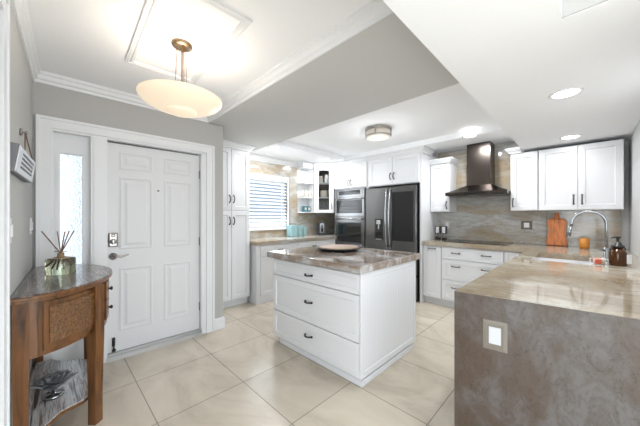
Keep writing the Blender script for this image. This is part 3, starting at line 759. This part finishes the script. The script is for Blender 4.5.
# switch plates on the left wall
for y, lab in ((2.86, 'white light switch on the left wall beside the sidelight'), (1.925, 'white light switch beside the closet doorway casing')):
    t = thing('light_switch', lab, 'switch', EN(XL+.0005, y, 1.225), ROT)
    p = MB(); p.box(0, -.037, -.06, .006, .037, .06, .002); p.build('plate', M['white'], t)
    MB().box(.006, -.010, -.03, .014, .010, .03, .002).build('rocker', M['white'], t)

# ---------------------------------------------------------------- ceiling lamps
px, py = .606, 1.889
t = thing('pendant_light', 'wide cream glass bowl pendant light in the entry', 'pendant light', (px, py, ZE))
MB().lathe([(.001, 0), (.062, 0), (.064, -.006), (.060, -.016), (.030, -.022), (.001, -.022)], seg=36).build('canopy', M['brass'], t)
p = MB(); p.tube([(0, 0, -.02), (0, 0, -.36)], .005, 8); p.tube([(.012, .0, -.02), (.012, .0, -.36)], .003, 8); p.build('stem', M['brass'], t)
for k in range(3):
    a = 2*PI*k/3+.5; MB().tube([(.03*math.cos(a), .03*math.sin(a), -.018), (.045*math.cos(a), .045*math.sin(a), -.37)], .0022, 6).build('cable', M['brass'], t)
zb = -.392
MB().lathe([(.001, zb-.030), (.05, zb-.030), (.085, zb-.040), (.090, zb-.054), (.075, zb-.066), (.001, zb-.074)][::-1] +
           [], seg=56).build('center_diffuser', M['opal'], t)
MB().lathe([(.001, zb-.052), (.10, zb-.048), (.17, zb-.030), (.225, zb-.002), (.246, zb+.020), (.250, zb+.034), (.245, zb+.036), (.22, zb+.012), (.165, zb-.018), (.10, zb-.036), (.001, zb-.040)], seg=64).build('glass_bowl', M['opal'], t)
l = bpy.data.lights.new('pendant_bulb', 'POINT'); l.energy = 4; l.color = (1.0, .97, .94); l.shadow_soft_size = .05
lo_ = bpy.data.objects.new('pendant_bulb', l); COL.objects.link(lo_); lo_.location = (px, py, ZE-.345)

fx, fy = 2.95, 1.88
t = thing('flush_light', 'round nickel drum ceiling light in the kitchen tray', 'ceiling light', (fx, fy, ZT))
MB().lathe([(.001, 0), (.165, 0), (.168, -.004), (.168, -.028), (.160, -.030), (.001, -.030)], seg=48).build('top_ring', M['nickel'], t)
MB().lathe([(.001, -.128), (.10, -.126), (.14, -.118), (.152, -.110), (.152, -.030), (.001, -.030)], seg=48).build('shade', M['shade'], t)
MB().lathe([(.152, -.092), (.163, -.092), (.163, -.104), (.152, -.104)], seg=48, loop=True).build('lower_ring', M['nickel'], t)
for k in range(4):
    a = 2*PI*k/4+.35; MB().box(-.008, -.004, -.112, .008, .010, -.02, .002).mat(Matrix.Rotation(a, 4, 'Z') @ Matrix.Translation((0, .158, 0))).build('bracket', M['nickel'], t)
l = bpy.data.lights.new('kitchen_fill_light', 'POINT'); l.energy = 4.5; l.color = (.96, .98, 1.0); l.shadow_soft_size = .2  # fill lamp added below the drum shade to brighten the kitchen
lo_ = bpy.data.objects.new('kitchen_fill_light', l); COL.objects.link(lo_); lo_.location = (fx, fy, ZT-.36)

RL = [(3.83, 1.06, ZL, 'recessed ceiling light in front of the range hood', 10), (2.39, 3.36, ZL, 'recessed ceiling light nearest the pantry cabinet', 13), (3.545, 3.38, ZL, 'recessed ceiling light near the corner glass cabinet', 8),
      (2.52, .095, ZS, 'recessed soffit light, the larger one nearer the camera', 9), (3.93, .11, ZS, 'recessed soffit light right above the double wall cabinet', 1.2)]
for x, y, z, lab, pw in RL:
    t = thing('recessed_light', lab, 'ceiling light', (x, y, z), 0, 'recessed ceiling lights')
    MB().lathe([(.072, 0), (.092, 0), (.094, -.003), (.088, -.006), (.072, -.003)], seg=36, loop=True).build('trim_ring', M['white'], t)
    MB().lathe([(.001, -.0005), (.072, -.0005), (.072, -.0025), (.001, -.0025)], seg=36).build('lens', M['lamp'], t)
    area_light('recessed_lamp', (x, y, z-.012), (0, 0, 0), .14, .14, pw, (.97, .985, 1.0), 'DISK')

# ---------------------------------------------------------------- window blind
t = thing('window_blind', 'white horizontal slat blind in the kitchen window', 'blind', (2.285, YW+.03, 1.11))
MB().box(0, -.03, .825, .83, .03, .868, .003).build('headrail', M['trim'], t)
for k in range(13):
    z = .062 + k*.060
    q = MB(); 
    mtx = Matrix.Translation((.415, 0, z)) @ Matrix.Rotation(R(33), 4, 'X')
    c8 = [mtx @ Vector(v) for v in ((-.412,-.031,-.0015),(.412,-.031,-.0015),(.412,.031,-.0015),(-.412,.031,-.0015),(-.412,-.031,.0015),(.412,-.031,.0015),(.412,.031,.0015),(-.412,.031,.0015))]
    vv = [q.bm.verts.new(v) for v in c8]
    for f in ((0,3,2,1),(4,5,6,7),(0,1,5,4),(1,2,6,5),(2,3,7,6),(3,0,4,7)): q.bm.faces.new([vv[i] for i in f])
    q.build('slat', M['slat'], t)
MB().box(0, -.02, .005, .83, .02, .028, .003).build('bottom_rail', M['trim'], t)
for x in (.12, .70): MB().tube([(x, -.028, .01), (x, -.028, .83)], .0015, 5).build('ladder_cord', M['white'], t)

# ---------------------------------------------------------------- things on the counters
for (x, y, wd, h, lab) in ((3.13, 3.84, .15, .215, 'largest and leftmost of the pale teal canisters'), (3.30, 3.85, .11, .20, 'middle pale teal canister in the row of three'), (3.435, 3.86, .085, .175, 'smallest and rightmost of the pale teal canisters')):
    t = thing('canister', lab + ' on the window counter', 'canister', (x, y, .9305), 0, 'teal canisters')
    MB().box(-wd/2, -wd/2, 0, wd/2, wd/2, h-.03, .012).build('body', M['teal'], t)
    MB().box(-wd/2-.002, -wd/2-.002, h-.03, wd/2+.002, wd/2+.002, h-.008, .006).lathe([(.012, h-.010), (.008, h-.002), (.014, h+.004), (.001, h+.008)], seg=14).build('lid', M['teal'], t)
t = thing('coffee_maker', 'black arched capsule coffee maker in the counter corner', 'coffee maker', (3.80, 3.72, .9305), R(-45))
arch = [(-.085, 0), (.085, 0)] + [(.085*math.cos(a), .205+.085*math.sin(a)) for a in [PI*k/14 for k in range(15)]]
Mx = Matrix(((1, 0, 0, 0), (0, 0, 1, 0), (0, 1, 0, 0), (0, 0, 0, 1)))
MB().prism(arch, .02, .22, .004, Mx).build('housing', M['black'], t)
arch2 = [(-.045, .04), (.045, .04)] + [(.045*math.cos(a), .195+.045*math.sin(a)) for a in [PI*k/12 for k in range(13)]]
MB().prism(arch2, .005, .022, .003, Mx).build('front_plate', M['steel'], t)
MB().box(-.022, -.004, .06, .022, .006, .20, .003).build('brew_head', M['black_glass'], t)
MB().box(-.05, -.07, 0, .05, .02, .022, .004).build('drip_tray', M['black'], t)

# crockery on the open shelf (shelf boards at 1.388, 1.673, 1.953)
def cup_mesh(r, h, c=(0, 0, 0)):
    return MB().lathe([(.001, 0), (r*.7, 0), (r, h*.3), (r, h), (r-.004, h), (r-.004, h*.3), (r*.6, .006), (.001, .006)], c, 20)
for i, (x, lab) in enumerate(((3.455, 'dark teal square mug on the bottom open shelf, left one'), (3.545, 'dark teal square mug on the bottom open shelf, right one'))):
    t = thing('square_mug', lab, 'mug', (x, 3.86, 1.3885), 0, 'dark teal mugs')
    p = MB(); framed(p, -.038, .038, 0, .12, -.03, .03, .115, .118, -.03, .03) if False else p.box(-.038, -.035, 0, .038, .035, .115, .006); p.build('body', M['dark_teal'], t)
    MB().box(-.022, -.037, .035, .022, -.034, .085, .001).build('emblem', M['cream'], t)
c0 = None
for i, (x, y) in enumerate(((3.42, 3.87), (3.47, 3.84), (3.52, 3.87), (3.57, 3.84))):
    if c0 is None:
        c0 = thing('cup', '', 'cup', (x, y, 1.6735), 0, 'white cups on the middle shelf'); cup_mesh(.022, .13).build('body', M['cream'], c0); o = c0
        q = MB(); q.tube([(.021, 0, .10), (.038, 0, .09), (.040, 0, .06), (.021, 0, .045)], .003, 6); q.build('handle', M['cream'], c0)
    else: o = copy_tree(c0); o.location = (x, y, 1.6735)
    o['label'] = ['leftmost cream cup on the middle open shelf', 'second cream cup from the left, middle open shelf', 'third cream cup from the left, middle open shelf', 'rightmost cream cup on the middle open shelf'][i]
t = thing('teapot', 'small white teapot on the top open shelf', 'teapot', (3.55, 3.86, 1.9535))
MB().lathe([(.001, 0), (.03, 0), (.042, .025), (.040, .05), (.022, .068), (.001, .070)], seg=24).build('body', M['porcelain'], t)
MB().lathe([(.022, .068), (.018, .076), (.006, .080), (.008, .090), (.001, .094)], seg=18).build('lid', M['gold'], t)
MB().tube([(-.035, 0, .03), (-.055, 0, .045), (-.062, 0, .065)], [.008, .006, .004], 8).build('spout', M['porcelain'], t)
t = thing('sugar_bowl', 'small cream and gold sugar bowl on the top open shelf', 'bowl', (3.455, 3.86, 1.9535))
MB().lathe([(.001, 0), (.02, 0), (.032, .02), (.030, .045), (.001, .05)], seg=22).build('body', M['cream'], t)
MB().lathe([(.026, .046), (.018, .056), (.005, .060), (.001, .066)], seg=16).build('lid', M['gold'], t)

# crockery behind the glass door
def corner_pt(u, v):
    c, s = math.cos(R(-45)), math.sin(R(-45)); return (3.622 + c*u - s*v, 3.772 + s*u + c*v)
for (u, z, n, r, lab) in ((.20, 1.37+.6, 1, .055, ''),):
    pass
x, y = corner_pt(.135, .13); b0 = thing('jug', 'cream jug on the upper shelf behind the glass door', 'jug', (x, y, 1.9695))
MB().lathe([(.001, 0), (.035, 0), (.045, .05), (.035, .11), (.042, .14), (.037, .14), (.030, .11), (.001, .02)], seg=22).build('body', M['cream'], b0); MB().tube([(.038, 0, .12), (.065, 0, .10), (.062, 0, .06), (.042, 0, .05)], .005, 6).build('handle', M['cream'], b0)
x, y = corner_pt(.255, .13); b0 = thing('vase', 'pale vase on the upper shelf behind the glass door', 'vase', (x, y, 1.9695))
MB().lathe([(.001, 0), (.035, 0), (.048, .06), (.040, .13), (.030, .15), (.036, .165), (.001, .165)], seg=22).build('body', M['porcelain'], b0)
x, y = corner_pt(.20, .13)
for k in range(5):
    if k == 0:
        pl = thing('bowl', '', 'bowl', (x, y, 1.6845), 0, 'stack of bowls behind glass'); MB().lathe([(.001, 0), (.04, 0), (.08, .03), (.085, .045), (.081, .045), (.075, .032), (.038, .005), (.001, .005)], seg=28).build('body', M['cream'], pl); o = pl
    else: o = copy_tree(pl); o.location = (x, y, 1.6845+k*.022)
    o['label'] = ['lowest cream bowl of the stack behind the glass door', 'second cream bowl up in the stack behind the glass', 'middle cream bowl of the five behind the glass door', 'fourth cream bowl up in the stack behind the glass', 'topmost cream bowl of the stack behind the glass door'][k]
for k in range(3):
    if k == 0:
        pl = thing('plate', '', 'plate', (x, y, 1.3915), 0, 'plates at the bottom of the glass cabinet'); MB().lathe([(.001, 0), (.05, 0), (.09, .012), (.092, .015), (.05, .005), (.001, .005)], seg=28).build('body', M['cream'], pl); o = pl
    else: o = copy_tree(pl); o.location = (x, y, 1.3915+k*.008)
    o['label'] = ['lowest plate at the bottom of the glass cabinet', 'middle plate at the bottom of the glass cabinet', 'top plate at the bottom of the glass cabinet'][k]

# mills by the refrigerator panel
for y, lab in ((1.683, 'left electric spice mill beside the refrigerator panel'), (1.585, 'right electric spice mill, nearer the cooktop')):
    t = thing('spice_mill', lab, 'spice mill', (4.40, y, .9305), RV, 'electric spice mills')
    MB().box(-.030, -.030, 0, .030, .030, .03, .004).build('base', M['black'], t)
    MB().box(-.026, -.026, .03, .026, .026, .095, .006).build('glass_chamber', M['glass'], t)
    MB().box(-.034, -.030, .095, .034, .030, .215, .006).build('housing', M['black'], t)
    MB().box(-.024, -.0335, .105, .024, -.029, .205, .003).build('label_panel', M['porcelain'], t)

def outlet(name, lab, loc, rz, plate_m, wd=.075, h=.12, ctr='porcelain'):
    t = thing(name, lab, 'outlet', loc, rz)
    MB().rings([ring_rect(-wd/2+i, wd/2-i, -h/2+i, h/2-i, y) for i, y in ((0, 0), (0, -.004), (.003, -.007), (.016, -.008), (.018, -.006), (wd*.24, -.006))]).build('plate', plate_m, t)
    MB().box(-wd*.24, -.009, -h*.28, wd*.24, -.004, h*.28, .001).build('socket', M[ctr], t)
    return t
M['socket'] = mat('socket_white', (0.46, 0.47, 0.48), 0.4)
M['plate_stone'] = mat('taupe_plate', (0.15, 0.13, 0.105), 0.4)
outlet('wall_outlet', 'outlet plate on the backsplash above the spice mills', (XW-.0205, 1.585, 1.165), RV, M['cream'])
outlet('wall_outlet', 'outlet plate on the backsplash left of the cutting board', (XW-.0205, .56, 1.18), RV, M['plate_stone'], .12, .115)
an = math.atan2(.105, .823)
outlet('wall_outlet', 'taupe framed white outlet on the peninsula end panel', (1.4065, .288, .757), RV+an, M['plate_stone'], .095, .135, 'socket')

# cutting board leaning on the backsplash
t = thing('cutting_board', 'live edge wooden cutting board leaning against the backsplash', 'cutting board', (4.448, .252, .9315), RV)
prof = [(-.098, 0), (.098, 0), (.102, .05), (.092, .11), (.080, .17), (.090, .22), (.094, .28), (.085, .325), (.050, .340), (.026, .350), (.022, .375), (.024, .405), (.0, .415), (-.024, .405), (-.022, .375), (-.026, .350), (-.055, .338), (-.090, .32), (-.094, .27), (-.080, .20), (-.086, .14), (-.100, .07)]
MB().prism(prof, -.011, .011, .004, Matrix.Rotation(R(-9.5), 4, 'X') @ Mx).mat(Matrix.Translation((0, 0, .003))).build('board', M['board'], t)
rimw = MB(); rimw.tube([(a*1.0, -.0115, h) for a, h in prof[1:9]], .004, 6); rimw.tube([(a*1.0, -.0115, h) for a, h in prof[17:22]], .004, 6)
rimw.mat(Matrix.Rotation(R(-9.5), 4, 'X')).build('bark_edge', M['pale_wood'], t)
# amber candle cup
t = thing('candle_cup', 'small amber glass candle cup on the sink counter', 'candle', (4.30, .005, .9305))
MB().lathe([(.001, 0), (.036, 0), (.043, .02), (.046, .115), (.042, .115), (.039, .02), (.001, .010)], seg=28).build('cup', M['amber_bright'], t)
MB().lathe([(.001, .011), (.037, .013), (.040, .085), (.001, .085)], seg=24).build('wax', M['amber_bright'], t)
# faucet
t = thing('faucet', 'tall gooseneck pull-down kitchen faucet behind the sink', 'faucet', (3.20, -.125, .9305))
pts = [(0, 0, .03), (0, 0, .28)]
for k in range(13):
    a = PI*k/12; pts.append((0.0, .103-.103*math.cos(a), .305+.103*math.sin(a)))
pts.append((0, .212, .275))
MB().lathe([(.001, 0), (.026, 0), (.026, .006), (.020, .012), (.019, .10), (.013, .11), (.001, .11)], seg=24).build('base', M['chrome'], t)
MB().tube(pts, .0115, 12).build('neck', M['chrome'], t)
MB().tube([(0, .210, .285), (0, .222, .235), (0, .232, .185)], [.0125, .015, .017], 12).build('spray_head', M['chrome'], t)
MB().tube([(0, .0, .085), (-.03, .03, .090), (-.06, .065, .096)], [.010, .006, .005], 10).build('lever', M['chrome'], t)
# sponge holder
t = thing('sponge_holder', 'small clear holder with a red sponge at the sink edge', 'sponge holder', (2.93, -.075, .9305), R(-60))
p = MB(); framed(p, -.045, .045, 0, .045, -.041, .041, .004, .041, -.022, -.018); framed(p, -.045, .045, 0, .045, -.041, .041, .004, .041, .018, .022); p.box(-.045, -.022, 0, .045, .022, .004); p.build('tray', M['white'], t)
MB().box(-.030, -.014, .005, .010, .014, .048, .004).build('sponge', M['red'], t)
MB().lathe([(.001, .005), (.012, .005), (.012, .045), (.006, .050), (.001, .05)], (.028, 0, 0), 14).build('brush', M['cream'], t)
# soap bottle
t = thing('soap_dispenser', 'amber glass soap dispenser with a black pump by the faucet', 'soap dispenser', (2.95, -.172, .9305), R(-45))
MB().lathe([(.001, 0), (.044, 0), (.047, .006), (.047, .095), (.040, .115), (.026, .122), (.026, .135), (.001, .135)], seg=32).build('bottle', M['amber'], t)
p = MB(); p.tube([(-.042, 0, .105), (-.058, 0, .120), (-.050, 0, .132), (-.030, 0, .128)], .004, 8); p.tube([(.042, 0, .105), (.058, 0, .120), (.050, 0, .132), (.030, 0, .128)], .004, 8); p.build('ear_handle', M['bronze'], t)
MB().lathe([(.034, .135), (.036, .140), (.034, .150), (.022, .156), (.020, .170), (.008, .175), (.008, .200), (.014, .204), (.016, .215), (.001, .218)], seg=24).build('pump', M['black'], t)
MB().tube([(0, 0, .210), (-.03, 0, .211), (-.048, 0, .203)], [.006, .005, .004], 8).build('nozzle', M['black'], t)
MB().box(.015, -.049, .02, .048, -.030, .085, .002).build('label', M['porcelain'], t)
